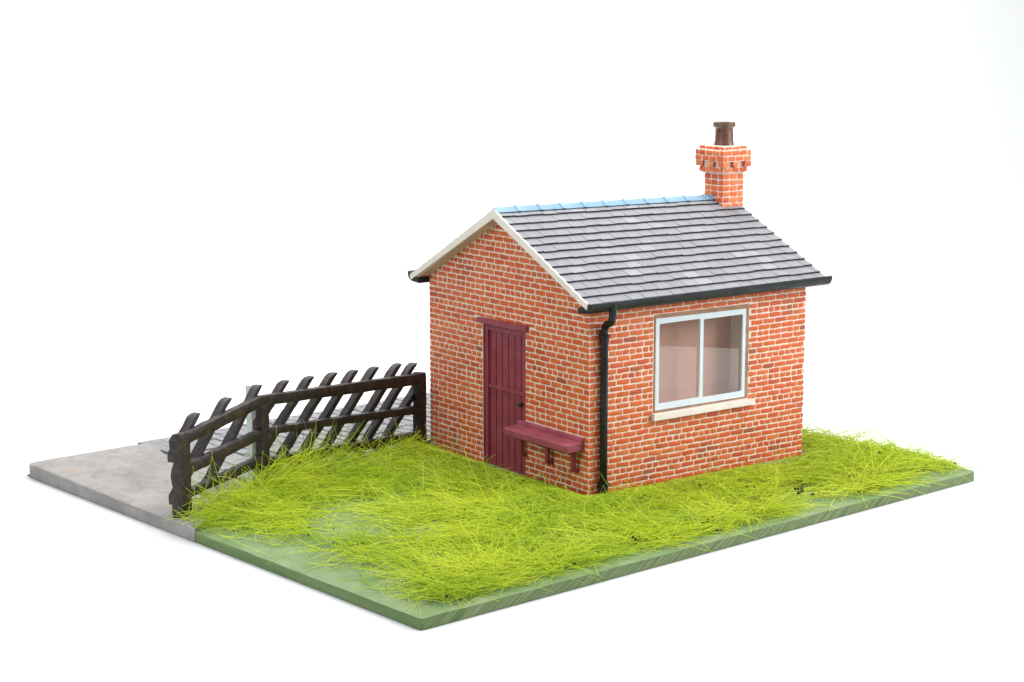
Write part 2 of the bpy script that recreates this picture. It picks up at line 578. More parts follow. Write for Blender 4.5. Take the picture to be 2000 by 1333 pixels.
def clip_hole(rects, hole):
    out = []
    hu0, hu1, hv0, hv1 = hole
    for (a, b, c, d) in rects:
        if b <= hu0 or a >= hu1 or d <= hv0 or c >= hv1:
            out.append((a, b, c, d)); continue
        ov = min(d, hv1) - max(c, hv0)
        if ov < .45 * (d - c):
            if c < hv0: d = hv0
            else: c = hv1
            out.append((a, b, c, d))
        else:
            if a < hu0: out.append((a, hu0, c, d))
            if b > hu1: out.append((hu1, b, c, d))
    return out


def brickwork(m, fn, U0, U1, V0, V1, ch, st, hd, joint, h, holes=(), lim=None, tintf=in_tint, hrow=4, v_off=0, jit=.008, ext0=0, ext1=0):
    i = 0
    v = V0
    while v < V1 - .02:
        header = (i + v_off) % hrow == hrow - 1
        w = hd if header else st
        off = {0: 0, 1: .5, 2: 0}.get((i + v_off) % hrow, .25) * w + R(-.012, .012)
        u = U0 - off
        a_lim, b_lim = (U0, U1) if lim is None else lim(v + ch * .5)
        while u < U1:
            wob = R(-.008, .008)
            r = (max(u, a_lim) , min(u + w + wob, b_lim), v, min(v + ch, V1))
            if r[1] - r[0] > .045:
                g = joint / 2
                e0 = -ext0 if r[0] <= U0 + 1e-6 else g
                e1 = -ext1 if r[1] >= U1 - 1e-6 else g
                rects = [(r[0] + e0, r[1] - e1, r[2] + g, r[3] - g)]
                for ho in holes: rects = clip_hole(rects, ho)
                for q in rects: one_brick(m, fn, *q, h, tintf, jit)
            u += w + wob
        v += ch; i += 1


DOOR = (1.985, 3.425, -.05, 2.93)
WIN = (1.60, 4.11, 1.425, 3.335)
wall = None
f_front = lambda u, v, d: (-d, u, v)
f_back = lambda u, v, d: (L + d, u, v)
f_right = lambda u, v, d: (u, -d, v)
f_left = lambda u, v, d: (u, W + d, v)
m = MB()
BH = .012
# the mortar bodies of the four walls
gab = lambda y: zr(y) - .165
def gpoly(y0, y1, z0):
    ys = [y0] + ([AY] if y0 < AY < y1 else []) + [y1]
    return [(y0, z0)] + [(y1, z0)] + [(y, gab(y)) for y in reversed(ys)]
TH = .22
for p in (gpoly(0, DOOR[0], -.02), gpoly(DOOR[1], W, -.02), gpoly(DOOR[0], DOOR[1], DOOR[3])):
    m.prism(p, lambda a, b, d: (d, a, b), 0, TH, 1)
m.prism(gpoly(0, W, -.02), lambda a, b, d: (d, a, b), L - TH, L, 1)
ZE = 3.62
for p in ([(TH, -.02), (WIN[0], -.02), (WIN[0], ZE), (TH, ZE)], [(WIN[1], -.02), (L - TH, -.02), (L - TH, ZE), (WIN[1], ZE)],
          [(WIN[0], -.02), (WIN[1], -.02), (WIN[1], WIN[2]), (WIN[0], WIN[2])], [(WIN[0], WIN[3]), (WIN[1], WIN[3]), (WIN[1], ZE), (WIN[0], ZE)]):
    m.prism(p, lambda a, b, d: (a, d, b), 0, TH, 1)
m.prism([(TH, -.02), (L - TH, -.02), (L - TH, ZE), (TH, ZE)], lambda a, b, d: (a, d, b), W - TH, W, 1)
ARG = dict(ch=CH, st=.335, hd=.1675, joint=.028, h=BH)
def glim(v):
    if v < gab(0) - .02: lo = 0
    else: lo = AY - (5.31 - .165 - v) / .512
    hi = W if v < gab(W) - .02 else AY + (5.31 - .165 - v) / .545
    return max(0, lo), min(W, hi)
brickwork(m, f_front, 0, W, 0, 5.12, lim=glim, holes=[(DOOR[0] - .01, DOOR[1] + .01, -.1, DOOR[3] + .12)], ext0=.012, ext1=.008, **ARG)
brickwork(m, f_back, 0, W, 0, 5.12, lim=glim, ext0=.012, ext1=.008, **ARG)
brickwork(m, f_right, 0, L, 0, 3.60, holes=[(WIN[0] - .02, WIN[1] + .02, WIN[2] - .13, WIN[3] + .045)], ext0=.003, ext1=.003, **ARG)
brickwork(m, f_left, 0, L, 0, 3.60, ext0=.003, ext1=.003, **ARG)
m.build('wall', [M_brick, M_mortar], house, smooth=50)

# roof: boarded underside, slates, dark butt edges
m = MB()
S0, S1 = -.27, 6.0
EV0, EV1 = -.315, W + .29
sl = lambda y: zr(y) - .05
und = lambda y: zr(y) - .16
m.prism([(EV0 + .02, sl(EV0 + .02)), (AY, sl(AY)), (EV1 - .02, sl(EV1 - .02)), (EV1 - .02, und(EV1 - .02)), (AY, und(AY)), (EV0 + .02, und(EV0 + .02))],
        lambda a, b, d: (d, a, b), S0, S1 - .02, 2)
NR = 13
def slate_side(sgn, y_e):
    run = abs(y_e - AY)
    k_ = .512 if sgn < 0 else .545
    ln = math.hypot(1, k_)
    nrm = Vector((0, sgn * k_, 1)).normalized()
    for i in range(NR):
        d0 = run * i / NR
        d1 = run * (i + 1) / NR
        x = S0 - (.18 if i % 2 else 0) - .02
        while x < S1 - .01:
            w = .352 + R(-.012, .012)
            a, b = max(x, S0), min(x + w, S1)
            x += w
            if b - a < .04: continue
            r = random.random() * .5 + .5 - .9 * mnoise.noise(Vector(((a + b) * .45, d1 * 2.2, sgn)))
            if r < 1.06:
                g = R(.95, 1.045); t = (.214 * g, .215 * g, .230 * g)
            else:
                g = R(.95, 1.15); t = (.235 * g, .238 * g, .262 * g)
            q = d1 + R(-.010, .012)
            up0, up1 = R(-.004, .004), R(-.003, .004)
            def pt(xx, d, h):
                y = AY + sgn * d
                return Vector((xx, y, zr(AY) - .052 - k_ * d)) + nrm * h
            g_ = .0045
            aa, bb = (a if a <= S0 + .001 else a + g_), (b if b >= S1 - .001 else b - g_)
            top = [pt(aa, max(d0 - .02, 0), .012), pt(bb, max(d0 - .02, 0), .012), pt(bb, q + R(-.004, .004), .054 + up1), pt(aa, q, .054 + up0)]
            bot = [pt(aa, max(d0 - .02, 0), 0), pt(bb, max(d0 - .02, 0), 0), pt(bb, q, .004), pt(aa, q, .004)]
            A = [m.vert(p, t) for p in top]; B = [m.vert(p, t) for p in bot]
            m.face(A, 0)
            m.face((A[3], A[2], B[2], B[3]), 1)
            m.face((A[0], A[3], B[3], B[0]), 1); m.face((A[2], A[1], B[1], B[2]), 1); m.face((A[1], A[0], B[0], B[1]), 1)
slate_side(-1, EV0); slate_side(1, EV1)
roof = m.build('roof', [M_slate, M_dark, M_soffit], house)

# barge boards on both gables: sawtooth top edge that hides the slate ends
def barge(x0, x1):
    for sgn, ye in ((-1, EV0), (1, EV1)):
        m = MB()
        run = abs(ye - AY); k_ = .512 if sgn < 0 else .545
        top = [(AY, zr(AY) + .012)]
        for i in range(NR):
            d1 = run * (i + 1) / NR
            top.append((AY + sgn * (d1 - .006), zr(AY + sgn * d1) + .004))
            if i < NR - 1: top.append((AY + sgn * (d1 + .02), zr(AY + sgn * d1) - .022))
        low = [(ye - sgn * .02, zr(ye) - .115), (AY, zr(AY) - .185)]
        m.prism(top + low, lambda a, b, d: (d, a, b), x0, x1, 0)
        bo = m.build('bargeboard', M_cream, house, bevel=0)
        if x0 > 3:
            for v in bo.data.vertices: v.co.z -= .10 * max(0, 1 - .6 * abs(v.co.y - AY) / 3) + .01
barge(-.315, -.273)
barge(6.003, 6.03)

# ridge: overlapping angled tiles with a raised collar at each joint
m = MB()
x = -.30; i = 0
ky0, ky1 = .512, .545
def ridge_piece(x0, x1, g0, g1):
    def sect(x, g):
        hw = .125 + g
        z = zr(AY) + .012 + g
        pts = [(-hw, -hw * ky0 - .004), (-hw * .45, -hw * .45 * ky0 + .012), (0, .022), (hw * .45, -hw * .45 * ky1 + .012), (hw, -hw * ky1 - .004),
               (hw * .9, -hw * ky1 - .045), (-hw * .9, -hw * ky0 - .045)]
        return [m.vert((x, AY + p[0], z + p[1])) for p in pts]
    A, B = sect(x0, g0), sect(x1, g1)
    n = len(A)
    for q in range(n): m.face((A[q], A[(q + 1) % n], B[(q + 1) % n], B[q]), 1 if q in (4, 5, 6) else 0)  # skirt faces dark: gap shading below the tiles put into the colour
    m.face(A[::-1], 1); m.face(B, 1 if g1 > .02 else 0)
while x < 5.35:
    e = min(x + .56 + R(-.015, .015), 5.43)
    ridge_piece(x, e - .03, .0, .008)
    ridge_piece(e - .05, e + .014, .022, .034)
    x = e
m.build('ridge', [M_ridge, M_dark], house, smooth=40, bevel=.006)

# the roof settles a little towards the chimney end
for o_ in [q for q in house.children if q.name.split('.')[0] in ('roof', 'ridge')]:
    for v in o_.data.vertices:
        v.co.z -= .10 * max(0, min(1, (v.co.x + .3) / 6.3)) * max(0, 1 - .6 * abs(v.co.y - AY) / 3)

# gutters
def gutter(sgn):
    m = MB()
    y0 = 0 if sgn < 0 else W
    dz = 0 if sgn < 0 else -.045
    pr = [(.0, 3.575), (.31, 3.605), (.375, 3.65), (.405, 3.72), (.415, 3.785), (.385, 3.80), (.36, 3.775), (.30, 3.765), (.05, 3.70), (.0, 3.66)]
    m.prism([(y0 + sgn * p[0], p[1] + dz) for p in pr], lambda a, b, d: (d, a, b), -.285, 6.04, 0)
    return m.build('gutter', M_gutter, house, bevel=.006)
gutter(-1); gutter(1)

# downpipe with swan neck and collars
m = MB()
def arc_pts(ps, n=5):
    out = []
    for i in range(len(ps) - 1):
        p0, p1 = Vector(ps[max(i - 1, 0)]), Vector(ps[i]); p2, p3 = Vector(ps[i + 1]), Vector(ps[min(i + 2, len(ps) - 1)])
        for j in range(n):
            t = j / n
            out.append(.5 * ((2 * p1) + (p2 - p0) * t + (2 * p0 - 5 * p1 + 4 * p2 - p3) * t * t + (3 * p1 - p0 - 3 * p2 + p3) * t ** 3))
    out.append(Vector(ps[-1]))
    return out
PX = .285
path = arc_pts([(.262, -.375, 3.74), (.262, -.37, 3.60), (.262, -.355, 3.47), (.266, -.31, 3.39), (.275, -.17, 3.33), (.282, -.12, 3.27), (PX, -.102, 3.18), (PX, -.10, 3.06)])
m.tube(path, .072, 18)
m.tube([(PX, -.10, 3.07), (PX, -.10, 0.0)], .074, 18)
for z0, z1, r in ((3.02, 3.10, .088), (3.10, 3.13, .115), (2.99, 3.02, .09), (.0, .19, .088), (.19, .25, .122), (.255, .28, .09)):
    m.tube([(PX, -.10, z0), (PX, -.10, z1)], r, 20)
m.tube([(PX, -.10, .0), (PX, -.11, .05)], .11, 16)
m.build('downpipe', M_black, house, smooth=40, bevel=.006)

# door: plank leaf in a frame, middle rail, knob; lintel above
door = MB()
DX = .085
yl0, yl1 = 2.03, 3.30
N_PL = 6
pw = (yl1 - yl0) / N_PL
for i in range(N_PL):
    a, b = yl0 + i * pw, yl0 + (i + 1) * pw
    g = .013
    door.prism([(a + g, -.03), (b - g, -.03), (b - g, 2.80), (a + g, 2.80)], lambda p, q, d: (d, p, q), DX, DX + .08, 0)
door.prism([(yl0 - .04, -.03), (yl1 + .05, -.03), (yl1 + .05, 2.9), (yl0 - .04, 2.9)], lambda p, q, d: (d, p, q), DX + .018, DX + .06, 1)
dr = door.build('door', [M_maroon, M_groove], house, bevel=.005)
m = MB()
m.box(DX - .035, DX + .03, yl0, yl1, 1.605, 1.675)
m.build('rail', M_maroon, dr, bevel=.01)
m = MB()
# frame: left jamb stepped, right jamb, head
m.box(.03, .15, 3.30, 3.40, -.03, 2.93); m.box(.055, .16, 3.40, 3.424, -.03, 2.925)
m.box(.045, .15, 1.986, 2.03, -.03, 2.93); m.box(.04, .15, 2.031, 3.299, 2.80, 2.928)
m.box(.004, .055, 3.402, 3.4235, -.03, 2.925); m.box(.004, .04, 1.9865, 2.0, -.03, 2.925)
m.build('door_frame', M_maroon, house, bevel=.006)
m = MB()
kb = [(.0, .0), (.022, .0), (.02, .03), (.045, .045), (.052, .07), (.04, .095), (.0, .10)]
n = 16
rings = [[m.vert((DX - d, 2.20 + r * math.cos(q * 2 * math.pi / n), 1.43 + r * math.sin(q * 2 * math.pi / n))) for q in range(n)] for r, d in kb]
for a, b in zip(rings, rings[1:]):
    for q in range(n): m.face((a[q], a[(q + 1) % n], b[(q + 1) % n], b[q]))
m.build('knob', M_black, dr, smooth=0)
m = MB()
m.prism([(1.87, 2.945), (3.53, 2.925), (3.53, 3.03), (1.87, 3.065)], lambda a, b, d: (d, a, b), -.085, .10)
m.build('lintel', M_maroon, house, bevel=.008, smooth=None)

# bench on the front wall
bench = MB()
bench.prism([(.0, .985), (.0, 1.06), (-.05, 1.055), (-.40, 1.035), (-.43, 1.02), (-.43, .905), (-.40, .885), (-.06, .90), (0, .915)], lambda a, b, d: (a, d, b), .115, 2.165)
be = bench.build('bench', M_bench, house, bevel=.012)
m = MB()
m.prism([(.0, 1.055), (.0, 1.135), (-.075, 1.125), (-.085, 1.05)], lambda a, b, d: (a, d, b), .11, 2.17)
m.build('back_strip', M_bench, be, bevel=.01)
for y in (1.95, 1.10, .30):
    m = MB()
    m.prism([(-.17, .90), (-.17, .50), (-.15, .455), (-.02, .43), (.0, .44), (.0, .50), (-.08, .52), (-.09, .56), (-.09, .90)], lambda a, b, d: (a, d, b), y - .035, y + .05)
    m.build('bracket', M_maroon, be, bevel=.012)

# window
fr_o = [(1.642, 1.478), (4.022, 1.462), (4.022, 3.262), (1.642, 3.288)]
def rrect(x0, x1, y0, y1, r=.035): return rounded_rect(x0, x1, y0, y1, (r, r, r, r), 4)
f_win = lambda a, b, d: (a, d, b)
win = plate('window', fr_o, [rrect(1.735, 2.795, 1.60, 3.175), rrect(2.885, 3.94, 1.585, 3.155)], f_win, -.012, .035, M_frame, house, bevel=.006)
for x0, x1 in ((1.70, 2.835), (2.845, 3.98)):
    m = MB(); m.prism([(x0, 1.54), (x1, 1.54), (x1, 3.22), (x0, 3.22)], f_win, .037, .043)
    m.build('pane', M_glass, win)
m = MB()
m.prism([(1.55, 1.297), (4.24, 1.290), (4.24, 1.405), (1.55, 1.428)], f_win, -.105, .0)
m.build('sill', M_sill, win, bevel=.008)
# rough edge of the opening round the frame
m = MB()
pts_o = [(WIN[0] + .001, WIN[2] + .001), (WIN[1] - .001, WIN[2] + .001), (WIN[1] - .001, WIN[3] - .001), (WIN[0] + .001, WIN[3] - .001)]
rv = plate('window_surround', [(1.612, 1.43), (4.112, 1.43), (4.112, 3.35), (1.612, 3.365)], [[(1.66, 1.50), (4.0, 1.48), (4.0, 3.24), (1.66, 3.27)]], f_win, -.006, .03, M_reveal, win)
# shallow lined recess behind the panes
m = MB()
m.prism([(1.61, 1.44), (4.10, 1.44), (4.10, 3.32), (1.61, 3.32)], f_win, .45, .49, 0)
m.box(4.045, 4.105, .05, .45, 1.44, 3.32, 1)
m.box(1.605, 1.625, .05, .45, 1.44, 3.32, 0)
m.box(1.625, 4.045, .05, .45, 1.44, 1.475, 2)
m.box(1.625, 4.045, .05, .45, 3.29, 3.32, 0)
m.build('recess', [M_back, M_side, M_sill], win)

# chimney
m = MB()
X0, X1, Y0, Y1 = 5.475, 6.03, 2.275, 2.85
def ctint():
    r = random.random(); g = R(.9, 1.1)
    c = (.66, .135, .040) if r < .6 else ((.70, .19, .065) if r < .85 else (.56, .105, .036))  # brighter than wall bricks: light on the stack put into the colour
    return (c[0] * g, c[1] * g, c[2] * g)
def tier(e, z0, z1, ch, off=0, wear=.006):
    a, b, c, d = X0 - e, X1 + e * .6, Y0 - e, Y1 + e
    m.box(a, b, c, d, z0, z1, 1)
    A = dict(ch=ch, st=.22, hd=.11, joint=.019, h=.016, tintf=ctint, hrow=9, v_off=off, jit=wear, ext0=.008, ext1=.008)
    brickwork(m, lambda u, v, q: (a - q, u, v), c, d, z0, z1, **A)
    brickwork(m, lambda u, v, q: (b + q, u, v), c, d, z0, z1, **A)
    brickwork(m, lambda u, v, q: (u, c - q, v), a, b, z0, z1, **{**A, 'v_off': off + 1})
    brickwork(m, lambda u, v, q: (u, d + q, v), a, b, z0, z1, **{**A, 'v_off': off + 1})
tier(.0, 4.85, 5.715, .1235, 0)
tier(.045, 5.716, 5.735, 1)                       # mortar neck
tier(.078, 5.745, 5.862, .117, 1)
m.box(X0 - .055, X1 + .03, Y0 - .055, Y1 + .055, 5.80, 5.98, 1)
# dentil course: single bricks with gaps of pale mortar between
for side in range(4):
    e = .14
    a, b, c, d = X0 - e, X1 + e * .6, Y0 - e, Y1 + e
    if side == 0: fn, u0, u1 = (lambda u, v, q: (a - q, u, v)), c, d
    elif side == 1: fn, u0, u1 = (lambda u, v, q: (u, c - q, v)), a, b
    elif side == 2: fn, u0, u1 = (lambda u, v, q: (b + q, u, v)), c, d
    else: fn, u0, u1 = (lambda u, v, q: (u, d + q, v)), a, b
    for q in (.0, .38, .80):
        uu = u0 + (u1 - u0) * q
        wdt = .15 if q != .38 else .13
        lo, hi = uu, min(uu + wdt, u1)
        A = [(lo, 5.87), (hi, 5.87), (hi, 5.982), (lo, 5.982)]
        m.prism(A, lambda p, r, dd, fn=fn: fn(p, r, dd), -.07, .0, 0, ctint())
        one_brick(m, fn, lo, hi, 5.872, 5.98, .012, ctint)
tier(.14, 5.983, 6.225, .121, 0)
tier(.085, 6.226, 6.305, .079, 1)
chim = m.build('chimney', [M_cbrick, mortar_mat('chimney mortar', (.80, .68, .60, 1))], house, smooth=50, rough=.011)
m = MB()
PXc, PYc = 5.735, 2.565
m.lathe([(.0, 6.29), (.225, 6.29), (.212, 6.33), (.198, 6.40), (.188, 6.56), (.186, 6.70), (.188, 6.725), (.215, 6.74), (.238, 6.765), (.243, 6.80), (.236, 6.83), (.240, 6.845),
         (.236, 6.865), (.20, 6.868), (.165, 6.86), (.155, 6.80), (.15, 6.5), (.0, 6.48)], PXc, PYc)
for i in range(len(m.v)):
    p = Vector(m.v[i])
    if p.z > 6.33: p.z = 6.33 + (p.z - 6.33) * .86
    nv = mnoise.noise_vector(p * 4) * .012 + mnoise.noise_vector(p * 14) * .005; m.v[i] = tuple(p + nv)
for i, f in enumerate(m.f):
    if sum(m.v[q][2] for q in f) / len(f) > 6.655: m.m[i] = 1
m.build('chimney_pot', [M_pot, M_rim], chim, smooth=60)

# ------------------------------------------------------------------ fence
def plane_fn(A, B, off=0):
    u = (B - A).normalized(); bk = Vector((-u.y, u.x))
    return lambda a, b, d: (A.x + u.x * a + bk.x * (d + off), A.y + u.y * a + bk.y * (d + off), b)
fence = empty('slatted_fence', (FL.x, FL.y, 0))
tag(fence, 'dark brown wooden fence with slanting pickets and a bend at its middle post', 'fence')
OFF = Vector((FL.x, FL.y))
fl = plane_fn(FL - OFF, FK - OFF); fk = plane_fn(FK - OFF, FR - OFF)
LEN1, LEN2 = (FK - FL).length, (FR - FK).length
FD = .15
def fpart(name, poly, fn, d0, d1, mat=M_wood, rough=.013, bev=.016):
    m = MB(); m.prism(poly, fn, d0, d1)
    return m.build(name, mat, fence, bevel=bev, subdiv=4, rough=rough, smooth=45)
# posts
# end post: straight in front, its back edge worn into waves
fpart('post', [(-.01, -.02), (.17, -.03), (.235, .05), (.265, .22), (.245, .36), (.175, .46), (.185, .56), (.25, .68), (.27, .86), (.235, 1.0), (.18, 1.10), (.205, 1.22), (.27, 1.38), (.265, 1.5), (.20, 1.615), (-.01, 1.64)],
      lambda a, b, d: fl(d, b, a), .015, .275, M_wood, .012, .014)
fpart('post', [(-.07, .25), (.14, .25), (.16, 1.70), (-.05, 1.73)], fk, -.012, FD + .012)
fpart('post', [(4.45, -.02), (4.69, -.02), (4.70, 1.655), (4.47, 1.665)], fk, -.012, FD + .02)
# rails
e1 = LEN1 - .02
fpart('rail', [(.26, 1.42), (e1, 1.685), (e1, 1.895), (.26, 1.624)], fl, 0, FD)
fpart('rail', [(.25, .845), (e1, 1.065), (e1, 1.245), (.25, 1.05)], fl, 0, FD)
fpart('rail', [(.22, .415), (e1, .55), (e1, .73), (.22, .555)], fl, 0, FD)
fpart('rail', [(-.02, 1.70), (4.5, 1.42), (4.5, 1.645), (-.02, 1.895)], fk, 0, FD)
fpart('rail', [(.10, 1.11), (4.48, .80), (4.48, .965), (.10, 1.25)], fk, 0, FD)
fpart('rail', [(.10, .48), (4.48, .21), (4.48, .405), (.10, .66)], fk, 0, FD)
# pickets behind the rails: forty-five degrees, tops sawn level
def picket(fn, ut, zt, zb, umin, umax):
    sl_ = 1.02
    w = .188
    jt = R(-.015, .015)
    pl = [(ut - (zt - zb) * sl_ - w, zb), (ut - (zt - zb) * sl_, zb), (ut - .015, zt - .03), (ut + .02, zt + .012), (ut - w * .5, zt + .006), (ut - w + jt, zt - .04)]
    # cut to the section
    out = []
    def clip(poly, lim, keep_ge):
        res = []
        for i in range(len(poly)):
            p, q = poly[i], poly[(i + 1) % len(poly)]
            ip = (p[0] >= lim) == keep_ge or p[0] == lim; iq = (q[0] >= lim) == keep_ge or q[0] == lim
            if ip: res.append(p)
            if ip != iq:
                t = (lim - p[0]) / (q[0] - p[0]); res.append((lim, p[1] + (q[1] - p[1]) * t))
        return res
    pl = clip(pl, umin, True); pl = clip(pl, umax, False) if pl else pl
    if len(pl) < 3: return
    fpart('picket', pl, fn, FD + .004, FD + .175, M_picket, .011, .012)
for ut, zt in ((.80, 1.86), (1.735, 1.97)):
    picket(fl, ut, zt, .30, .02, LEN1 + .3)
picket(fl, 2.72, 2.045, .42, .02, LEN1 + .5)
for ut, zt in ((.874, 2.03), (1.547, 2.008), (2.207, 1.985), (2.813, 1.95), (3.425, 1.925), (4.12, 1.885), (4.60, 1.83)):
    zb = .36 - ut * .075
    picket(fk, ut, zt, max(zb, .05), .02, 4.70)
picket(fk, 5.32, 1.9, .10, .02, 4.62)
# pale square prop behind the bend of the fence
m = MB(); m.box(-.075, .075, -.075, .075, -.03, 1.98)
pp = m.build('post', M_post, bevel=.012); pp.name = 'square_prop'
pp.location = (2.61, 8.60, .03); pp.rotation_euler = (0, 0, .25)
tag(pp, 'pale grey square prop standing upright behind the bend of the dark fence', 'prop')

# white fibre caught on the fence rail
m = MB()
u0 = 1.05
pth = arc_pts([(u0 - .22, 1.26, .02), (u0 - .20, 1.19, -.03), (u0 + .02, 1.26, .05), (u0 + .04, 1.2, -.02), (u0 + .06, 1.08, -.04), (u0 + .2, .97, -.05), (u0 + .42, .92, -.06)], 6)
m.tube([fk(p[0], p[1], p[2]) for p in pth], .0026, 6)
th = m.build('loose_fibre', M_thread, smooth=0); th.location = (FL.x, FL.y, 0)
tag(th, 'fine curled pale fibre caught on the middle rail of the dark fence', 'fibre')

# ------------------------------------------------------------------ grass
ca, sa = math.cos(HA), math.sin(HA)
def to_house(x, y):
    dx, dy = x - HX, y - HY
    return dx * ca + dy * sa, -dx * sa + dy * ca
def vnoise(x, y, s, z=0.): return mnoise.noise(Vector((x * s, y * s, z)))
def density(x, y):
    hx, hy = to_house(x, y)
    if -.12 < hx < L + .10 and -.12 < hy < W + .10: return 0
    fy = fence_y(x)
    if y > fy - .03: return 0
    d = .76 + .8 * vnoise(x, y, .75, 2.) + .55 * vnoise(x, y, 1.9, 5.) + .3 * vnoise(x, y, 4.2, 7.)
    hd = max(-hx, hx - L, -hy, hy - W)
    d *= .07 + .93 * sstep(hd, .04, .6)
    # bare margins of the board
    d *= sstep(y, -.02, .68 + .4 * vnoise(x, 0, .6, 8.))
    if y < 6.2: d *= sstep(x + .25 * vnoise(y, 1, .8, 4), .08, 1.15 + .5 * vnoise(0, y, .5, 3))
    # thin places seen in the photo
    for (px, py, rx, ry, amt) in ((2.5, 4.9, 1.6, 1.3, .93), (.9, 3.4, 1.0, 1.9, .7), (3.6, 3.3, .9, .5, .5), (12.3, 3.2, 1.2, .6, .8), (10.8, .9, 1.2, .45, .6), (12.9, 3.3, .55, .5, .8), (9.5, 1.2, 1.6, .35, .5), (3.2, 1.0, .9, .6, .3), (5.6, 3.9, .5, .6, .35), (6.0, .9, 1.5, .5, .55), (8.2, 1.5, 1.3, .4, .6), (10.2, 1.3, 1.2, .4, .6)):
        q = ((x - px) / rx) ** 2 + ((y - py) / ry) ** 2
        d *= 1 - amt * math.exp(-q)
    return max(d, 0)
DMAX = 1.5
pts = []
tries = 0
NB = 21500
while len(pts) < NB and tries < 400000:
    tries += 1
    cx, cy = R(0.0, LX - .02), R(0.02, 9.0)
    if cx > 12.9 and cy > 8.2: continue
    if random.random() * DMAX > density(cx, cy): continue
    # a tuft: fibres that lie much the same way
    az0 = random.gauss(-.62 + .7 * vnoise(cx, cy, .6, 9.), .9) + (math.pi if random.random() < .5 else 0)
    if random.random() < .25: az0 = R(0, 6.283)
    sp = R(.08, .30); tone = random.gauss(0, .5); lift = abs(random.gauss(0, .03))
    for _ in range(random.randint(5, 34)):
        x, y = cx + random.gauss(0, sp), cy + random.gauss(0, sp)
        if not (0 < x < LX - .02 and .02 < y < 9) or density(x, y) < R(0, .5): continue
        pts.append((x, y, az0 + random.gauss(0, .38), tone, lift))
# single loose fibres lying on the bare board
for _ in range(650):
    x, y = R(.1, LX - .2), R(.08, 6.6)
    qx, qy = to_house(x, y)
    if -.06 < qx < L + .06 and -.06 < qy < W + .06 or y > fence_y(x) - .1: continue
    pts.append((x, y, R(0, 6.283), random.gauss(0, .5), 0))
K_ = 6
ang = np.array([0, 2.0944, 4.18879])
V = np.zeros((len(pts), K_, 3, 3)); TI = np.zeros((len(pts), 3))
for i, (x, y, az, tone, lift) in enumerate(pts):
    hx, hy = to_house(x, y)
    fd = min(segd(Vector((x, y)), FL, FK)[0], segd(Vector((x, y)), FK, FR)[0])
    nearf = math.exp(-(fd / .6) ** 2)
    flow = 2.2 * vnoise(x, y, .45, 9.) * 2 + 2.6 * vnoise(x, y, 1.3, 1.)
    right_back = sstep(x, 11.5, 13)
    if random.random() < .14: az = R(0, 6.283)
    if right_back > 0 and random.random() < .4: az = random.gauss(-.1, .7)
    el = abs(random.gauss(.06, .12)) + nearf * abs(random.gauss(.25, .4)) + (abs(random.gauss(.2, .35)) if random.random() < .05 else 0)
    hd = max(-hx, hx - L, -hy, hy - W)
    el = min(el * (.15 + .85 * sstep(hd, .1, .8)), 1.45)
    ln = R(.5, 1.2) * (1 - .12 * nearf)
    rad = R(.0043, .0080)
    z = ground_z(x, y) + lift + abs(random.gauss(0, .045)) * (1 + nearf * 1.5)
    curve_az = random.gauss(0, .38); curve_el = random.gauss(-.2, .3)
    # keep stiff fibres out of the walls and from poking under the board
    if random.random() < .88:
        for _ in range(6):
            tx, ty = x + math.cos(az) * ln * math.cos(el), y + math.sin(az) * ln * math.cos(el)
            qx, qy = to_house(tx, ty)
            if ty < -.02 or tx < -.02 or tx > LX + .15 or (-.05 < qx < L + .05 and -.05 < qy < W + .05): az += R(.5, 2.5)
            else: break
    p = np.array([x, y, z + .008])
    st = ln / (K_ - 1)
    a_, e_ = az, el
    t = random.random()
    if t < .60: c = np.array((.72, .81, .055))
    elif t < .85: c = np.array((.78, .86, .075))
    elif t < .95: c = np.array((.52, .64, .022))
    else: c = np.array((.84, .86, .14))
    if 8 < x < 12.5 and random.random() < .10: c = np.array((.50, .46, .05))
    tv = vnoise(x, y, .55, 12.) + .5 * vnoise(x, y, 1.7, 13.) + tone
    c = c * (np.array((1.08, 1.06, 1.2)) * max(0, min(1, .5 + tv)) + np.array((.70, .83, .62)) * (1 - max(0, min(1, .5 + tv))))
    TI[i] = np.minimum(c * R(.86, 1.1), .92)
    for s_ in range(K_):
        dv = np.array([math.cos(a_) * math.cos(e_), math.sin(a_) * math.cos(e_), math.sin(e_)])
        side = np.array([-math.sin(a_), math.cos(a_), 0]); up = np.cross(dv, side)
        r = rad * (1 - .45 * s_ / (K_ - 1))
        V[i, s_] = p + r * (np.cos(ang)[:, None] * side + np.sin(ang)[:, None] * up)
        p = p + dv * st
        h2x, h2y = to_house(p[0], p[1])
        if -.02 < h2x < L + .02 and -.03 < h2y < W + .03:      # bend along the wall instead of entering it
            p = p - dv * st; a_ += 1.2; e_ = min(e_, .1)
        inside = (0 < p[0] < LX and 0 < p[1])
        g = ground_z(p[0], p[1]) + .012 if inside else -.16
        if p[2] < g: p[2] = g; e_ = max(e_, .02)
        hd2 = max(-h2x, h2x - L, -h2y, h2y - W)
        if hd2 < .9 and i % 29:                                   # pressed flat along the foot of the walls
            cap = g + .012 + .30 * max(hd2, 0)
            if p[2] > cap: p[2] = cap; e_ = min(e_, .0)
        if p[1] > fence_y(p[0]) + .05 and p[2] < 1.2: a_ += .5
        a_ += curve_az * st / ln * 1.4; e_ += curve_el * st / ln
nv = len(pts) * K_ * 3
F = []
base = np.arange(len(pts)) * K_ * 3
quads = []
for s_ in range(K_ - 1):
    for q in range(3):
        quads.append((s_ * 3 + q, s_ * 3 + (q + 1) % 3, (s_ + 1) * 3 + (q + 1) % 3, (s_ + 1) * 3 + q))
quads = np.array(quads)
FI = (base[:, None, None] + quads[None]).reshape(-1, 4)
me = bpy.data.meshes.new('grass')
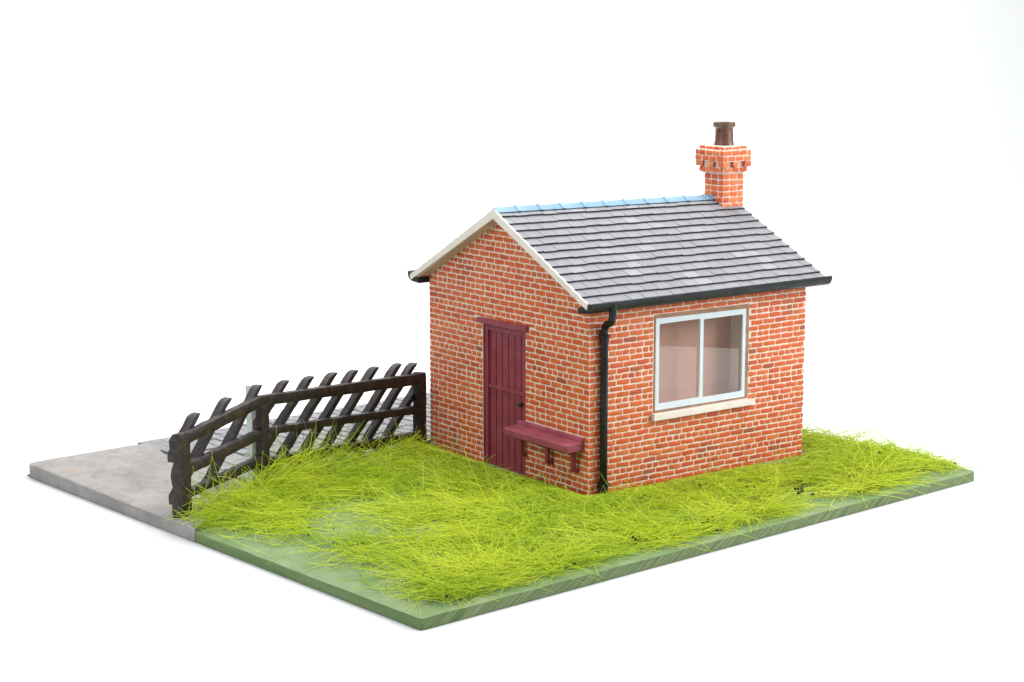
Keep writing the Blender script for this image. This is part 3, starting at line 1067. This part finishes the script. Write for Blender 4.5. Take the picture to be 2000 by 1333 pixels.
me.vertices.add(nv); me.vertices.foreach_set('co', V.reshape(-1))
nf = len(FI)
me.loops.add(nf * 4); me.loops.foreach_set('vertex_index', FI.reshape(-1).astype(np.int32))
me.polygons.add(nf); me.polygons.foreach_set('loop_start', (np.arange(nf) * 4).astype(np.int32))
me.polygons.foreach_set('loop_total', np.full(nf, 4, dtype=np.int32))
me.update(); me.validate()
a = me.attributes.new('tint', 'FLOAT_COLOR', 'POINT')
a.data.foreach_set('color', np.concatenate([np.repeat(TI, K_ * 3, 0), np.ones((nv, 1))], 1).reshape(-1))
me.polygons.foreach_set('use_smooth', [True] * nf)
me.materials.append(M_grass)
go = bpy.data.objects.new('grass', me); COL.objects.link(go)
tag(go, 'tangled yellow green fibre grass lying over the green half of the board', 'grass', kind='stuff')

# dark soil crumbs sprinkled in the grass
m = MB()
ico = bmesh.new(); bmesh.ops.create_icosphere(ico, subdivisions=1, radius=1)
iv = [v.co.copy() for v in ico.verts]; ifc = [[v.index for v in f.verts] for f in ico.faces]; ico.free()
def crumb(x, y, r, z):
    q = [m.vert((x + v.x * r * R(.6, 1.2), y + v.y * r * R(.6, 1.2), z + v.z * r * R(.5, 1.0))) for v in iv]
    for f in ifc: m.face([q[i] for i in f])
spots = []
while len(spots) < 260:
    x, y = R(.6, LX - .2), R(.15, 7.2)
    hx, hy = to_house(x, y)
    if -.1 < hx < L + .1 and -.1 < hy < W + .1: continue
    if y > fence_y(x) - .2: continue
    if x < 7 and random.random() < .62: continue
    spots.append((x, y, R(.011, .027)))
for cx, cy, n, r in ((13.2, 2.0, 9, .045), (13.3, 1.75, 7, .05), (9.9, .95, 7, .06), (11.6, 1.0, 6, .04), (10.6, 1.5, 8, .03), (9.3, 1.6, 8, .03), (6.9, .55, 8, .035), (5.2, .62, 10, .035), (8.3, 2.4, 8, .03), (12.0, 2.1, 6, .03)):
    for _ in range(n):
        spots.append((cx + random.gauss(0, .09), cy + random.gauss(0, .07), R(.4, 1) * r))
for x, y, r in spots:
    crumb(x, y, r, ground_z(x, y) + R(.06, .19))
co = m.build('soil_crumbs', M_crumb)
tag(co, 'dark soil crumbs sprinkled over the grass', 'soil', kind='stuff')

# ------------------------------------------------------------------ light
def area(name, loc, target, size, power, col=(1, 1, 1), sy=None):
    li = bpy.data.lights.new(name, 'AREA'); li.shape = 'RECTANGLE'; li.size = size; li.size_y = sy or size
    li.energy = power; li.color = col
    o = bpy.data.objects.new(name, li); COL.objects.link(o)
    o.location = loc
    o.rotation_euler = (Vector(target) - Vector(loc)).to_track_quat('-Z', 'Y').to_euler()
    return o
area('softbox_top', (9, 3, 30), (7, 6, 0), 30, 10500, (1, .995, .985))
area('softbox_right', (30, -20, 17), (7, 5, 2), 20, 9500, (1, .99, .97))
area('fill_left', (-24, 4, 17), (7, 6, 2), 16, 3300, (.97, .985, 1))  # unseen fill lamp added on the left
area('backdrop_light', (14, 22, 32), (34, 40, 6), 26, 16500)  # unseen lamp added to whiten the backdrop

w = bpy.data.worlds.new('World'); S.world = w; w.use_nodes = True
bg = w.node_tree.nodes['Background']
bg.inputs['Color'].default_value = (.92, .96, 1, 1); bg.inputs['Strength'].default_value = .30

# ------------------------------------------------------------------ camera
cam = bpy.data.cameras.new('camera'); co = bpy.data.objects.new('camera', cam); COL.objects.link(co)
r_ = Vector((0.7550171, -0.6557039, -0.0012393)); u_ = Vector((0.1145031, 0.1299844, 0.9848823)); f_ = Vector((0.6456301, 0.7437449, -0.1732206))
co.matrix_world = Matrix(((r_.x, u_.x, -f_.x, -17.195027), (r_.y, u_.y, -f_.y, -21.9411), (r_.z, u_.z, -f_.z, 9.20603), (0, 0, 0, 1)))
cam.sensor_width = 36; cam.sensor_fit = 'HORIZONTAL'; cam.lens = 3705.788 / 2000 * 36
cam.clip_start = .5; cam.clip_end = 500
S.camera = co

S.view_settings.view_transform = 'Standard'
S.view_settings.look = 'None'
S.view_settings.exposure = .35; S.view_settings.gamma = 1
S.view_settings.use_curve_mapping = False
